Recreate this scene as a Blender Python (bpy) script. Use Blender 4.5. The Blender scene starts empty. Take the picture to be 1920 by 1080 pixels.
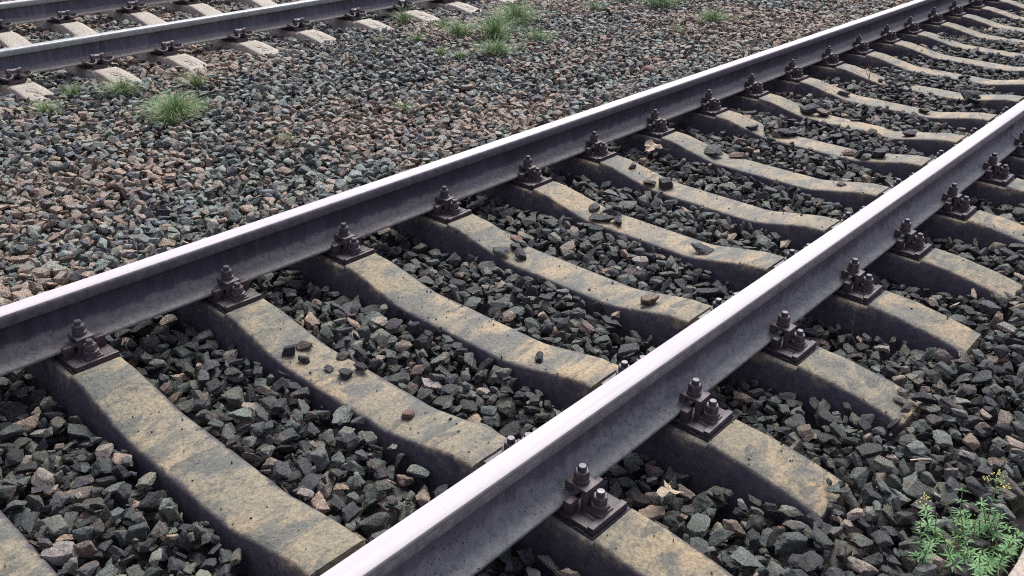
import bpy, bmesh, math, random
import numpy as np
from mathutils import Vector, Matrix, Euler, noise

random.seed(7)
rng = np.random.default_rng(7)
S = bpy.context.scene
C = S.collection

# ------------------------------------------------------------------ camera
cam_d = bpy.data.cameras.new('camera')
cam = bpy.data.objects.new('camera', cam_d)
C.objects.link(cam)
cam_d.sensor_fit = 'HORIZONTAL'
cam_d.sensor_width = 36.0
cam_d.lens = 1686.6 / 1920 * 36.0
cam_d.clip_start = 0.05
cam_d.clip_end = 2000
_fw = Vector((-0.58659691, 0.66187437, -0.46671874))
_r = Vector((0.74254458, 0.66959787, 0.0163167))
_u = Vector((-0.32331348, 0.33698814, 0.88425527))
cam.matrix_world = Matrix(((_r.x, _u.x, -_fw.x, 2.7213), (_r.y, _u.y, -_fw.y, -0.9099),
                           (_r.z, _u.z, -_fw.z, 1.5207), (0, 0, 0, 1)))
S.camera = cam

# ------------------------------------------------------------------ world, sun, exposure
SUN_EL, SUN_AZ = 50.0, -32.0            # degrees; azimuth from +Y towards +X
W = bpy.data.worlds.new("World")
S.world = W
W.use_nodes = True
nt = W.node_tree
bgn = nt.nodes['Background']
sky = nt.nodes.new('ShaderNodeTexSky')
sky.sky_type = 'NISHITA'
sky.sun_disc = False
sky.sun_elevation = math.radians(SUN_EL)
sky.sun_rotation = math.radians(SUN_AZ)
sky.dust_density = 6.0
sky.air_density = 1.2
hs = nt.nodes.new('ShaderNodeHueSaturation')
hs.inputs['Saturation'].default_value = 0.22
mx = nt.nodes.new('ShaderNodeMix')
mx.data_type = 'RGBA'; mx.blend_type = 'MULTIPLY'
mx.inputs['Factor'].default_value = 1.0
mx.inputs['B'].default_value = (0.95, 0.90, 1.25, 1)
nt.links.new(sky.outputs[0], hs.inputs['Color'])
nt.links.new(hs.outputs[0], mx.inputs['A'])
nt.links.new(mx.outputs['Result'], bgn.inputs['Color'])
bgn.inputs['Strength'].default_value = 0.102
sd = bpy.data.lights.new('sun', 'SUN')
sd.energy = 2.35
sd.angle = math.radians(38)
sd.color = (1.0, 0.985, 0.74)
sun = bpy.data.objects.new('sun', sd)
C.objects.link(sun)
_el, _az = math.radians(SUN_EL), math.radians(SUN_AZ)
sdir = Vector((math.sin(_az) * math.cos(_el), math.cos(_az) * math.cos(_el), math.sin(_el)))
sun.rotation_euler = sdir.to_track_quat('Z', 'Y').to_euler()
S.view_settings.view_transform = 'Standard'
S.view_settings.look = 'None'
S.view_settings.gamma = 1.0
S.view_settings.exposure = 0.72
S.cycles.use_denoising = False
S.cycles.filter_width = 1.1

# ------------------------------------------------------------------ helpers
def tag(o, label=None, cat=None, group=None, kind=None):
    if label: o['label'] = label
    if cat: o['category'] = cat
    if group: o['group'] = group
    if kind: o['kind'] = kind
    return o

def link(name, bm, mats, parent=None, smooth=35):
    me = bpy.data.meshes.new(name)
    bm.normal_update()
    bm.to_mesh(me)
    bm.free()
    for m in (mats if isinstance(mats, (list, tuple)) else [mats]):
        me.materials.append(m)
    if smooth:
        me.shade_smooth()
        me.set_sharp_from_angle(angle=math.radians(smooth))
    o = bpy.data.objects.new(name, me)
    C.objects.link(o)
    if parent: o.parent = parent
    return o

def empty(name, loc=(0, 0, 0), rz=0.0):
    o = bpy.data.objects.new(name, None)
    o.empty_display_size = 0.05
    o.location = loc
    o.rotation_euler = (0, 0, rz)
    C.objects.link(o)
    return o

def kids(o, idx={}):
    return idx.get(o.name, [])

def copy_tree(o, children, parent=None):
    c = o.copy()
    C.objects.link(c)
    c.parent = parent
    for ch in children.get(o, []):
        copy_tree(ch, children, c)
    return c

def child_map(root):
    m = {}
    for o in bpy.data.objects:
        if o.parent: m.setdefault(o.parent, []).append(o)
    return m

def add_box(bm, x0, x1, y0, y1, z0, z1, bev=0.0, taper=0.0):
    r = bmesh.ops.create_cube(bm, size=1.0)
    vs = r['verts']
    for v in vs:
        t = taper if v.co.z > 0 else 0.0
        v.co = Vector(((x0 + x1) / 2 + v.co.x * (x1 - x0 - 2 * t), (y0 + y1) / 2 + v.co.y * (y1 - y0 - 2 * t),
                       (z0 + z1) / 2 + v.co.z * (z1 - z0)))
    if bev:
        es = list({e for v in vs for e in v.link_edges})
        bmesh.ops.bevel(bm, geom=es, offset=bev, segments=2, affect='EDGES', profile=0.6)

def add_lathe(bm, cx, cy, prof, seg=20, hexa=False, ang=0.0):
    """prof: list of (r, z) from bottom to top; closed with caps"""
    rings = []
    n = 6 if hexa else seg
    for r, z in prof:
        rings.append([bm.verts.new((cx + r * math.cos(ang + 2 * math.pi * i / n), cy + r * math.sin(ang + 2 * math.pi * i / n), z)) for i in range(n)])
    for a, b in zip(rings[:-1], rings[1:]):
        for i in range(n):
            bm.faces.new((a[i], a[(i + 1) % n], b[(i + 1) % n], b[i]))
    bm.faces.new(rings[-1])
    bm.faces.new(rings[0][::-1])

def add_tube(bm, pts, rad, seg=8, rad2=None):
    pts = [Vector(p) for p in pts]
    rings = []
    up = Vector((0, 0, 1))
    n = len(pts)
    for i, p in enumerate(pts):
        t = (pts[min(i + 1, n - 1)] - pts[max(i - 1, 0)]).normalized()
        a = t.cross(up)
        if a.length < 1e-3: a = t.cross(Vector((1, 0, 0)))
        a.normalize()
        b = a.cross(t)
        r = rad if rad2 is None else rad + (rad2 - rad) * i / (n - 1)
        rings.append([bm.verts.new(p + r * (math.cos(2 * math.pi * k / seg) * a + math.sin(2 * math.pi * k / seg) * b)) for k in range(seg)])
    for a, b in zip(rings[:-1], rings[1:]):
        for k in range(seg):
            bm.faces.new((a[k], a[(k + 1) % seg], b[(k + 1) % seg], b[k]))
    bm.faces.new(rings[0]); bm.faces.new(rings[-1][::-1])

# ------------------------------------------------------------------ materials
class M:
    """small node-tree writer"""
    def __init__(s, name):
        s.m = bpy.data.materials.new(name)
        s.m.use_nodes = True
        s.t = s.m.node_tree
        s.b = s.t.nodes['Principled BSDF']
        s.co = None
    def n(s, typ, **kw):
        x = s.t.nodes.new('ShaderNode' + typ)
        for k, v in kw.items(): setattr(x, k, v)
        return x
    def l(s, a, b): s.t.links.new(a, b)
    def coord(s, rnd=True):
        tc = s.n('TexCoord')
        if not rnd:
            s.co = tc.outputs['Object']; return s.co
        oi = s.n('ObjectInfo')
        mu = s.n('Math', operation='MULTIPLY'); mu.inputs[1].default_value = 57.0
        s.l(oi.outputs['Random'], mu.inputs[0])
        ad = s.n('VectorMath', operation='ADD')
        s.l(tc.outputs['Object'], ad.inputs[0]); s.l(mu.outputs[0], ad.inputs[1])
        s.rnd = oi.outputs['Random']
        s.co = ad.outputs[0]
        return s.co
    def noise(s, scale, detail=6, rough=0.6, co=None, stretch=None, dist=0.0):
        x = s.n('TexNoise')
        x.inputs['Scale'].default_value = scale
        x.inputs['Detail'].default_value = detail
        x.inputs['Roughness'].default_value = rough
        x.inputs['Distortion'].default_value = dist
        c = co or s.co
        if stretch:
            mp = s.n('Mapping'); mp.inputs['Scale'].default_value = stretch
            s.l(c, mp.inputs[0]); c = mp.outputs[0]
        s.l(c, x.inputs['Vector'])
        return x.outputs['Fac']
    def vor(s, scale, co=None, feature='F1'):
        x = s.n('TexVoronoi', feature=feature)
        x.inputs['Scale'].default_value = scale
        s.l(co or s.co, x.inputs['Vector'])
        return x
    def ramp(s, f, stops):
        r = s.n('ValToRGB')
        el = r.color_ramp.elements
        while len(el) < len(stops): el.new(0.5)
        for e, (p, c) in zip(el, stops):
            e.position = p
            e.color = (c, c, c, 1) if isinstance(c, (int, float)) else (*c, 1)
        s.l(f, r.inputs[0])
        return r.outputs[0]
    def mix(s, f, a, b, blend='MIX'):
        x = s.n('Mix', data_type='RGBA', blend_type=blend)
        for k, v in (('Factor', f), ('A', a), ('B', b)):
            i = x.inputs[k]
            if isinstance(v, (int, float)): i.default_value = v
            elif isinstance(v, tuple): i.default_value = (*v, 1)
            else: s.l(v, i)
        return x.outputs['Result']
    def math(s, op, a, b=None, clamp=False):
        x = s.n('Math', operation=op, use_clamp=clamp)
        for i, v in enumerate((a, b)):
            if v is None: continue
            if isinstance(v, (int, float)): x.inputs[i].default_value = v
            else: s.l(v, x.inputs[i])
        return x.outputs[0]
    def bump(s, h, dist, strength=1.0, prev=None):
        x = s.n('Bump')
        x.inputs['Distance'].default_value = dist
        x.inputs['Strength'].default_value = strength
        s.l(h, x.inputs['Height'])
        if prev is not None: s.l(prev, x.inputs['Normal'])
        return x.outputs[0]
    def done(s, col=None, rough=None, metal=None, nrm=None, spec=None):
        for k, v in (('Base Color', col), ('Roughness', rough), ('Metallic', metal), ('Normal', nrm), ('Specular IOR Level', spec)):
            if v is None: continue
            i = s.b.inputs[k]
            if isinstance(v, (int, float)): i.default_value = v
            elif isinstance(v, tuple): i.default_value = (*v, 1)
            else: s.l(v, i)
        return s.m

def mat_stone(name, mode):
    m = M(name); m.coord()
    if mode == 'inst':
        a = m.n('Attribute', attribute_type='INSTANCER', attribute_name='stone_col'); col = a.outputs['Color']
    else:
        oi = m.n('ObjectInfo'); col = oi.outputs['Color']
    n1 = m.noise(2.6, 6, 0.7)
    n2 = m.noise(9, 6, 0.75)
    v = m.vor(13)
    c = m.mix(m.ramp(n1, [(0.3, 0.0), (0.75, 1.0)]), m.mix(1.0, col, (0.55, 0.58, 0.66), 'MULTIPLY'), m.mix(1.0, col, (1.55, 1.5, 1.36), 'MULTIPLY'))
    c = m.mix(m.ramp(n2, [(0.42, 0.0), (0.72, 0.55)]), c, m.mix(1.0, c, (0.35, 0.35, 0.4), 'MULTIPLY'))
    # rusty and pale mineral patches on some stones
    pn = m.noise(2.0, 5, 0.65, dist=1.0)
    on = m.ramp(m.rnd, [(0.72, 0.0), (0.78, 0.75)])
    c = m.mix(m.math('MULTIPLY', m.ramp(pn, [(0.52, 0.0), (0.62, 1.0)]), on), c, (0.26, 0.17, 0.11))
    sp = m.ramp(v.outputs['Distance'], [(0.12, 1.0), (0.22, 0.0)])
    sp = m.math('MULTIPLY', sp, m.ramp(m.noise(1.3, 2, 0.5), [(0.5, 0.0), (0.62, 0.55)]))
    c = m.mix(sp, c, m.mix(1.0, c, (2.2, 2.2, 2.0), 'MULTIPLY'))
    b1 = m.bump(m.noise(3.6, 9, 0.72, dist=0.9), 0.22, 0.75)
    b2 = m.bump(m.noise(22, 5, 0.75), 0.03, 0.6, b1)
    r = m.ramp(n2, [(0.3, 0.5), (0.8, 0.85)])
    return m.done(c, r, nrm=b2, spec=0.45)

def mat_concrete(name, light, mid, dark, amt, pits=1.0, grime=0.0):
    m = M(name); m.coord()
    big = m.noise(3.2, 5, 0.6)
    mid_n = m.noise(11, 7, 0.62, stretch=(1.0, 0.45, 1.0), dist=0.6)
    fine = m.noise(85, 8, 0.82)
    c = m.mix(m.ramp(big, [(0.36, 0.0), (0.56, 1.0)]), light, mid)
    c = m.mix(m.math('MULTIPLY', m.ramp(mid_n, [(0.47, 0.0), (0.6, 1.0)]), amt), c, dark)
    blot = m.noise(20, 6, 0.62, stretch=(1.0, 0.5, 1.0), dist=1.0)
    c = m.mix(m.math('MULTIPLY', m.ramp(blot, [(0.54, 0.0), (0.64, 0.85)]), amt), c, tuple(0.85 * v for v in dark))
    c = m.mix(m.ramp(fine, [(0.44, 0.0), (0.60, 0.95)]), m.mix(1.0, c, (1.12, 1.1, 1.06), 'MULTIPLY'), m.mix(1.0, c, (0.56, 0.56, 0.58), 'MULTIPLY'))
    peb = m.vor(150)
    c = m.mix(m.ramp(peb.outputs['Distance'], [(0.16, 0.55), (0.3, 0.0)]), c, m.mix(m.ramp(m.noise(60, 2, 0.5), [(0.45, 0.0), (0.55, 1.0)]), m.mix(1.0, c, (0.72, 0.7, 0.7), 'MULTIPLY'), m.mix(1.0, c, (1.35, 1.3, 1.22), 'MULTIPLY')))
    pit = m.vor(46)
    pd = m.math('MULTIPLY', m.ramp(pit.outputs['Distance'], [(0.07, 1.0), (0.13, 0.0)]), m.ramp(m.noise(9, 3, 0.6), [(0.46, 0.0), (0.56, pits)]))
    c = m.mix(pd, c, (0.035, 0.033, 0.04))
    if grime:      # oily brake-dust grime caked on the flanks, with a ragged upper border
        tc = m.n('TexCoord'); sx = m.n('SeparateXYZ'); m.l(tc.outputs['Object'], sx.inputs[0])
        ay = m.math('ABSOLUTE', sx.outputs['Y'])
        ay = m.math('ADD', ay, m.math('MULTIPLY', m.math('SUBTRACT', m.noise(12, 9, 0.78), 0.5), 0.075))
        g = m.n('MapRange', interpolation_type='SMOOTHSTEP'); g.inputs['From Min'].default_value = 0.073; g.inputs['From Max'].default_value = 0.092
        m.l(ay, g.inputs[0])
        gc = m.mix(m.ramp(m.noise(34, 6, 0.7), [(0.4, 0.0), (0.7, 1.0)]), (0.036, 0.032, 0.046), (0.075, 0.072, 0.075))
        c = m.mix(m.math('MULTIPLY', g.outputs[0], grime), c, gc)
    h = m.math('SUBTRACT', m.math('MULTIPLY', m.noise(60, 8, 0.7), 1.0), m.math('MULTIPLY', pd, 0.6))
    b = m.bump(h, 0.006, 0.8)
    b = m.bump(m.noise(9, 4, 0.6), 0.01, 0.35, b)
    return m.done(c, m.ramp(mid_n, [(0.35, 0.78), (0.6, 0.62)]), nrm=b, spec=0.35)

def mat_plain(name, col, rough=0.7, metal=0.0, var=0.35, scale=60, bump=0.001, col2=None):
    m = M(name); m.coord()
    n = m.noise(scale, 6, 0.65)
    c = m.mix(m.ramp(n, [(0.38, 0.0), (0.68, 1.0)]), col, col2 or tuple(v * (1 - var) for v in col))
    if name in ('dark_iron', 'rusty_plate', 'greasy_bolt'):
        c = m.mix(m.math('MULTIPLY', m.rnd, 0.6), c, m.mix(1.0, c, (1.4, 1.2, 1.05), 'MULTIPLY'))
        c = m.mix(m.ramp(m.noise(35, 6, 0.7), [(0.52, 0.0), (0.68, 0.4)]), c, (0.13, 0.125, 0.11))
    b = m.bump(m.noise(scale * 3, 5, 0.7), bump, 0.8)
    return m.done(c, m.ramp(n, [(0.3, max(rough - .12, .05)), (0.7, min(rough + .12, 1))]), metal, b)

def mat_web(name, base, dust, specks=1.0, z0=0.035, z1=0.075, dmax=0.9):
    """rusty rail steel; road dust has settled on the foot and fillet"""
    m = M(name); tc = m.n('TexCoord'); m.co = tc.outputs['Object']
    sx = m.n('SeparateXYZ'); m.l(m.co, sx.inputs[0])
    n = m.noise(16, 7, 0.7)
    big = m.noise(2.2, 4, 0.6, stretch=(1, 1, 0.4))
    streak = m.noise(24, 5, 0.6, stretch=(1, 1, 0.09))
    c = m.mix(m.ramp(big, [(0.35, 0.0), (0.65, 1.0)]), base, tuple(v * 0.5 for v in base))
    c = m.mix(m.ramp(streak, [(0.5, 0.0), (0.72, 0.5)]), c, tuple(min(1, v * 1.9) for v in base))
    mr = m.n('MapRange'); mr.inputs['From Min'].default_value = z1; mr.inputs['From Max'].default_value = z0
    m.l(sx.outputs['Z'], mr.inputs[0])
    f = m.math('ADD', mr.outputs[0], m.math('MULTIPLY', m.math('SUBTRACT', n, 0.5), 2.4), True)
    f = m.math('MULTIPLY', f, mr.outputs[0])
    f = m.math('ADD', m.math('MULTIPLY', f, 0.45), m.ramp(m.math('MULTIPLY', f, m.math('ADD', m.noise(70, 7, 0.75), 0.45)), [(0.34, 0.0), (0.52, 0.6)]), True)
    c = m.mix(m.math('MULTIPLY', f, dmax), c, m.mix(m.ramp(m.noise(48, 6, 0.7), [(0.4, 0.0), (0.62, 1.0)]), dust, tuple(v * 0.6 for v in dust)))
    pv = m.vor(85)
    pk = m.math('MULTIPLY', m.ramp(pv.outputs['Distance'], [(0.1, 1.0), (0.2, 0.0)]), m.ramp(m.noise(7, 4, 0.6), [(0.47, 0.0), (0.55, specks)]))
    c = m.mix(pk, c, (0.012, 0.01, 0.016))
    b = m.bump(m.math('SUBTRACT', m.noise(130, 7, 0.7), m.math('MULTIPLY', pk, 0.5)), 0.0015, 0.7)
    return m.done(c, m.ramp(n, [(0.3, 0.5), (0.7, 0.75)]), nrm=b, spec=0.4)

def mat_polish():
    m = M('polished_steel'); tc = m.n('TexCoord'); m.co = tc.outputs['Object']
    st = m.noise(90, 5, 0.6, stretch=(1, 0.012, 1))
    n = m.noise(6, 5, 0.6, stretch=(1, 0.25, 1))
    c = m.mix(m.ramp(st, [(0.35, 0.0), (0.7, 1.0)]), (0.50, 0.475, 0.465), (0.42, 0.40, 0.40))
    c = m.mix(m.ramp(n, [(0.5, 0.0), (0.75, 0.3)]), c, (0.33, 0.315, 0.33))
    sv = m.vor(60)
    c = m.mix(m.math('MULTIPLY', m.ramp(sv.outputs['Distance'], [(0.03, 1.0), (0.07, 0.0)]), m.ramp(m.noise(5, 3, 0.6), [(0.52, 0.0), (0.6, 0.6)])), c, (0.3, 0.28, 0.3))
    b = m.bump(st, 0.0002, 0.35)
    return m.done(c, m.ramp(n, [(0.3, 0.58), (0.7, 0.7)]), 0.0, b, 0.25)

MT = {}
MT['stone'] = mat_stone('ballast_stone_mix', 'inst')
MT['stone1'] = mat_stone('loose_stone', 'obj')
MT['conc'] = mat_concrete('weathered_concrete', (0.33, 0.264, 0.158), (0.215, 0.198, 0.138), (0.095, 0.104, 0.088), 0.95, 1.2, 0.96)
MT['conc_far'] = mat_concrete('pale_concrete', (0.40, 0.372, 0.305), (0.35, 0.327, 0.27), (0.26, 0.245, 0.195), 0.5, 0.4)
MT['kerb'] = mat_concrete('kerb_concrete', (0.50, 0.44, 0.36), (0.42, 0.37, 0.31), (0.25, 0.22, 0.19), 0.4, 0.8)
MT['polish'] = mat_polish()
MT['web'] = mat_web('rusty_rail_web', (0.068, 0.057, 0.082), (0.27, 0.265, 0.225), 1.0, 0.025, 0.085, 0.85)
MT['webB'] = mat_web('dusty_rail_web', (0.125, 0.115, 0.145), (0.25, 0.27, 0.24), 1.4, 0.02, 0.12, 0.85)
MT['webF'] = mat_web('far_rail_web', (0.12, 0.125, 0.145), (0.26, 0.25, 0.21), 0.5, 0.03, 0.05)
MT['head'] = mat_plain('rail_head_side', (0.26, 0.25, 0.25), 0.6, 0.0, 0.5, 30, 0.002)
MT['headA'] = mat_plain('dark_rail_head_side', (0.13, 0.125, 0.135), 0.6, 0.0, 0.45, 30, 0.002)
MT['headF'] = mat_plain('dull_rail_head', (0.33, 0.36, 0.33), 0.42, 0.1, 0.35, 26, 0.001)
MT['corner'] = mat_plain('worn_gauge_corner', (0.135, 0.14, 0.13), 0.6, 0.0, 0.35, 18, 0.0008)
MT['iron'] = mat_plain('dark_iron', (0.055, 0.047, 0.058), 0.5, 0.0, 0.5, 80, 0.0012, (0.095, 0.08, 0.075))
MT['plate'] = mat_plain('rusty_plate', (0.040, 0.032, 0.040), 0.5, 0.0, 0.4, 40, 0.001, (0.058, 0.045, 0.048))
MT['bolt'] = mat_plain('greasy_bolt', (0.07, 0.066, 0.078), 0.36, 0.35, 0.45, 90, 0.0008)
MT['rubber'] = mat_plain('rubber_pad', (0.02, 0.018, 0.024), 0.75, 0.0, 0.3, 70, 0.001)
MT['paint'] = mat_plain('dark_paint', (0.016, 0.012, 0.022), 0.7, 0.0, 0.2, 80, 0.0003)
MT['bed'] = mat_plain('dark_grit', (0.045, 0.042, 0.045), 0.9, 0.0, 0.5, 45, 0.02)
MT['ground'] = mat_plain('gravel_ground', (0.12, 0.11, 0.10), 0.9, 0.0, 0.5, 12, 0.03)
MT['grass'] = mat_plain('grass_blade', (0.11, 0.22, 0.07), 0.75, 0.0, 0.4, 30, 0.0005, (0.20, 0.30, 0.11))
MT['drygrass'] = mat_plain('dry_grass_blade', (0.30, 0.27, 0.12), 0.6, 0.0, 0.4, 30, 0.0005)
MT['leafg'] = mat_plain('weed_leaf', (0.085, 0.21, 0.07), 0.7, 0.0, 0.3, 40, 0.0002, (0.15, 0.29, 0.10))
MT['stem'] = mat_plain('weed_stem', (0.20, 0.27, 0.10), 0.6, 0.0, 0.3, 40, 0.0005)
MT['flower'] = mat_plain('yellow_flower', (0.80, 0.76, 0.22), 0.6, 0.0, 0.25, 60, 0.0005)
MT['dryleaf'] = mat_plain('dry_leaf', (0.80, 0.68, 0.50), 0.7, 0.0, 0.22, 45, 0.003)
MT['twig'] = mat_plain('dry_stalk', (0.16, 0.12, 0.09), 0.8, 0.0, 0.4, 60, 0.001)

# ------------------------------------------------------------------ layout
G = 1.595                                    # rail centre to rail centre
YS = [-0.53, .008, .54, 1.058, 1.605, 2.159, 2.67, 3.22, 3.785, 4.3, 4.855, 5.409, 5.933, 6.463, 6.954, 7.492, 8.021, 8.56, 9.1]
FO, FA, FZ = Vector((-3.60, 1.2)), math.radians(1.6), -0.04   # far track: origin on its near rail, turned a little
YF = [-1.08, -0.52, .04, .60, 1.13, 1.74, 2.30, 2.90, 3.46, 4.02, 4.58, 5.14, 5.70]
def far(u, v):
    c, s = math.cos(FA), math.sin(FA)
    return (FO.x + u * c - v * s, FO.y + u * s + v * c)
def far_inv(x, y):
    c, s = math.cos(FA), math.sin(FA)
    dx, dy = x - FO.x, y - FO.y
    return dx * c + dy * s, -dx * s + dy * c
ZX = [-.5525, -.3, -.203, -.1985, .1985, .203, .28, .515, .555, 1.04, 1.08, 1.315, 1.392, 1.3965, 1.7935, 1.798, 1.895, 2.1475]
ZZ = [-.062, -.024, -.018, -.033, -.033, -.018, -.022, -.071, -.074, -.074, -.071, -.022, -.018, -.033, -.033, -.018, -.024, -.062]
def sl_top(x): return np.interp(x, ZX, ZZ)
def sl_w(x):
    c = np.abs(np.asarray(x) - G / 2)
    return np.interp(c, [0, .3, .55, 1.0, 1.2, 1.35], [.182, .180, .160, .162, .176, .184])
def sl_wb(x):
    c = np.abs(np.asarray(x) - G / 2)
    return np.interp(c, [0, .25, .55, 1.35], [.25, .25, .285, .30])
SB = -0.235

# ------------------------------------------------------------------ ground
bm = bmesh.new()
bmesh.ops.create_grid(bm, x_segments=1, y_segments=1, size=600)
for v in bm.verts: v.co.z = -0.26
tag(link('ground', bm, MT['ground'], smooth=0), 'flat gravel ground under and beyond the tracks', None, None, 'structure')

# ------------------------------------------------------------------ rails
def rail_profile(grow=0.0):
    R = [(0.0835, 0.0), (0.084, 0.006), (0.081, 0.010), (0.060, 0.016), (0.042, 0.0215), (0.026, 0.029), (0.016, 0.040), (0.0105, 0.055), (0.009, 0.075), (0.009, 0.095),
         (0.0115, 0.108), (0.017, 0.116), (0.028, 0.121), (0.0355, 0.1255), (0.0375, 0.130), (0.0375, 0.146), (0.0365, 0.153), (0.0345, 0.1585), (0.031, 0.1622), (0.025, 0.1640), (0.012, 0.1655)]
    out = [(x + grow, z) for x, z in R]
    return out + [(-x, z) for x, z in out[::-1]]

def make_rail(name, y0, y1, mats, dull=False, step=0.25):
    pr = rail_profile()
    bm = bmesh.new()
    ys = np.arange(y0, y1 + 1e-6, step)
    rows = [[bm.verts.new((x, y, z)) for x, z in pr] for y in ys]
    n = len(pr)
    for a, b in zip(rows[:-1], rows[1:]):
        for i in range(n):
            f = bm.faces.new((a[i], b[i], b[(i + 1) % n], a[(i + 1) % n]))
            x = (pr[i][0] + pr[(i + 1) % n][0]) / 2; z = (pr[i][1] + pr[(i + 1) % n][1]) / 2
            if z > 0.1615 and abs(x) < 0.0335: f.material_index = 0
            elif z > 0.1545: f.material_index = 1
            elif z > 0.121: f.material_index = 2
            else: f.material_index = 3
    bm.faces.new(rows[0][::-1]); bm.faces.new(rows[-1])
    bmesh.ops.recalc_face_normals(bm, faces=bm.faces)
    return link(name, bm, mats, smooth=50)

RG = 'steel rails of the two tracks'
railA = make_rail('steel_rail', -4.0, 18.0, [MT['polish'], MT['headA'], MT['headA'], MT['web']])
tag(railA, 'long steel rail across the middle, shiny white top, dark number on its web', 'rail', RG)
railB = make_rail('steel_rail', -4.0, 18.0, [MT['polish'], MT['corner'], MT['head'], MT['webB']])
railB.location.x = G
tag(railB, 'nearest steel rail, bottom centre to right edge, shiny top and a welded joint', 'rail', RG)
railC = make_rail('steel_rail', -5.0, 14.0, [MT['headF'], MT['headF'], MT['headF'], MT['webF']])
railC.location = (FO.x, FO.y, FZ); railC.rotation_euler.z = FA
tag(railC, 'dull grey-green rail of the far track, the nearer of its two rails', 'rail', RG)
railD = make_rail('steel_rail', -5.0, 14.0, [MT['polish'], MT['headF'], MT['headF'], MT['webF']])
_p = far(-G + .01, 0)
railD.location = (_p[0], _p[1], FZ); railD.rotation_euler.z = FA
tag(railD, 'farthest rail, cut off by the top left corner, with a bright white top edge', 'rail', RG)
# welded joint collar on the nearest rail
bm = bmesh.new()
pr = rail_profile()
def collar(bm, yc, hw, g):
    rows = []
    for y, k in ((yc - hw, 0.0), (yc - hw * .6, 1.0), (yc + hw * .6, 1.0), (yc + hw, 0.0)):
        rows.append([bm.verts.new((x + (g * k + 0.0002) * (1 if x > 0 else -1), y, z + (g * k * .8 if z < 0.03 else 0))) for x, z in pr if z < 0.122])
    n = len(rows[0])
    for a, b in zip(rows[:-1], rows[1:]):
        for i in range(n // 2 - 1):
            bm.faces.new((a[i], b[i], b[i + 1], a[i + 1]))
            j = n // 2 + i
            bm.faces.new((a[j], b[j], b[j + 1], a[j + 1]))
    bmesh.ops.recalc_face_normals(bm, faces=bm.faces)
collar(bm, 4.36, 0.022, 0.006)
w = link('weld_collar', bm, MT['webB'], railB, 60)
# painted number on the web of the middle rail
def text_mesh(name, s, size, mat, parent, mtx, ext=0.0002):
    cu = bpy.data.curves.new(name, 'FONT')
    cu.body = s; cu.size = size; cu.extrude = ext
    to = bpy.data.objects.new('tmp', cu)
    C.objects.link(to)
    dg = bpy.context.evaluated_depsgraph_get()
    me = bpy.data.meshes.new_from_object(to.evaluated_get(dg))
    bpy.data.objects.remove(to)
    me.transform(mtx)
    me.materials.clear(); me.materials.append(mat)
    o = bpy.data.objects.new(name, me)
    C.objects.link(o)
    o.parent = parent
    return o
mt = Matrix(((0, 0, 1, 0.0098), (1, 0, 0, 3.235), (0, 1, 0, 0.050), (0, 0, 0, 1))) @ Matrix.Diagonal((0.9, 1.7, 1, 1))
text_mesh('painted_number', '10', 0.044, MT['paint'], railA, mt, 0.0006)

# ------------------------------------------------------------------ sleepers
def make_sleeper(name, mat):
    xs = sorted(set([-.5525, -.549, -.54, -.45, -.36, -.3, -.25, -.203, -.1985, -.1, 0, .1, .1985, .203, .24, .28, .34, .42, .48, .515, .535, .555, .60, .7, .7975]))
    xs = sorted(set(xs + [round(G - x, 5) for x in xs]))
    bm = bmesh.new()
    rows = []
    rr = random.Random(5)
    for x in xs:
        zt = float(sl_top(x)); w = float(sl_w(x)) / 2; wb = float(sl_wb(x)) / 2
        e = min(x + .5525, 2.1475 - x)
        k = 0.0 if e > .03 else (0.008 if e > .002 else 0.014)
        zt -= k; 
        b = 0.008
        sl = (wb - w) / (zt - SB)
        P = [(-wb, SB), (-(w + sl * 0.08), zt - 0.08), (-(w + 0.002), zt - b), (-(w - .003), zt - b * .32), (-(w - b), zt), (-w * .45, zt), (w * .45, zt), (w - b, zt), (w - .003, zt - b * .32), (w + 0.002, zt - b), (w + sl * 0.08, zt - 0.08), (wb, SB)]
        rows.append([bm.verts.new((x, y + rr.uniform(-.0008, .0008), z + rr.uniform(-.0006, .0006))) for y, z in P])
    n = len(rows[0])
    for a, b_ in zip(rows[:-1], rows[1:]):
        for i in range(n):
            bm.faces.new((a[i], a[(i + 1) % n], b_[(i + 1) % n], b_[i]))
    bm.faces.new(rows[0]); bm.faces.new(rows[-1][::-1])
    bmesh.ops.recalc_face_normals(bm, faces=bm.faces)
    return link(name, bm, mat, smooth=40)

ORD = ['first', 'second', 'third', 'fourth', 'fifth', 'sixth', 'seventh', 'eighth', 'ninth', 'tenth', 'eleventh', 'twelfth', 'thirteenth', 'fourteenth', 'fifteenth', 'sixteenth', 'seventeenth', 'eighteenth', 'nineteenth']
SLAB = {
 0: 'concrete sleeper whose edge just shows in the bottom left corner',
 1: 'large tan concrete sleeper at lower left, dark smears near the closest rail, bare',
 2: 'concrete sleeper with two dark stone clusters and a small pinkish stone on its top',
 3: 'concrete sleeper with a single dark stone near its right end, mid picture',
 4: 'concrete sleeper with three stones on its left edge and one tan stone at the right',
 5: 'concrete sleeper with a heap of dark flat slabs at its left third',
 6: 'concrete sleeper directly right of the big cream dry leaf, slab stones on its near edge',
 7: 'concrete sleeper with a large block and a thin wedge-shaped stone side by side',
 8: 'concrete sleeper carrying an upright oval stone and a pile of stones at both bends',
}
sl0 = None
SGN = 'concrete sleepers of the near track'
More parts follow.
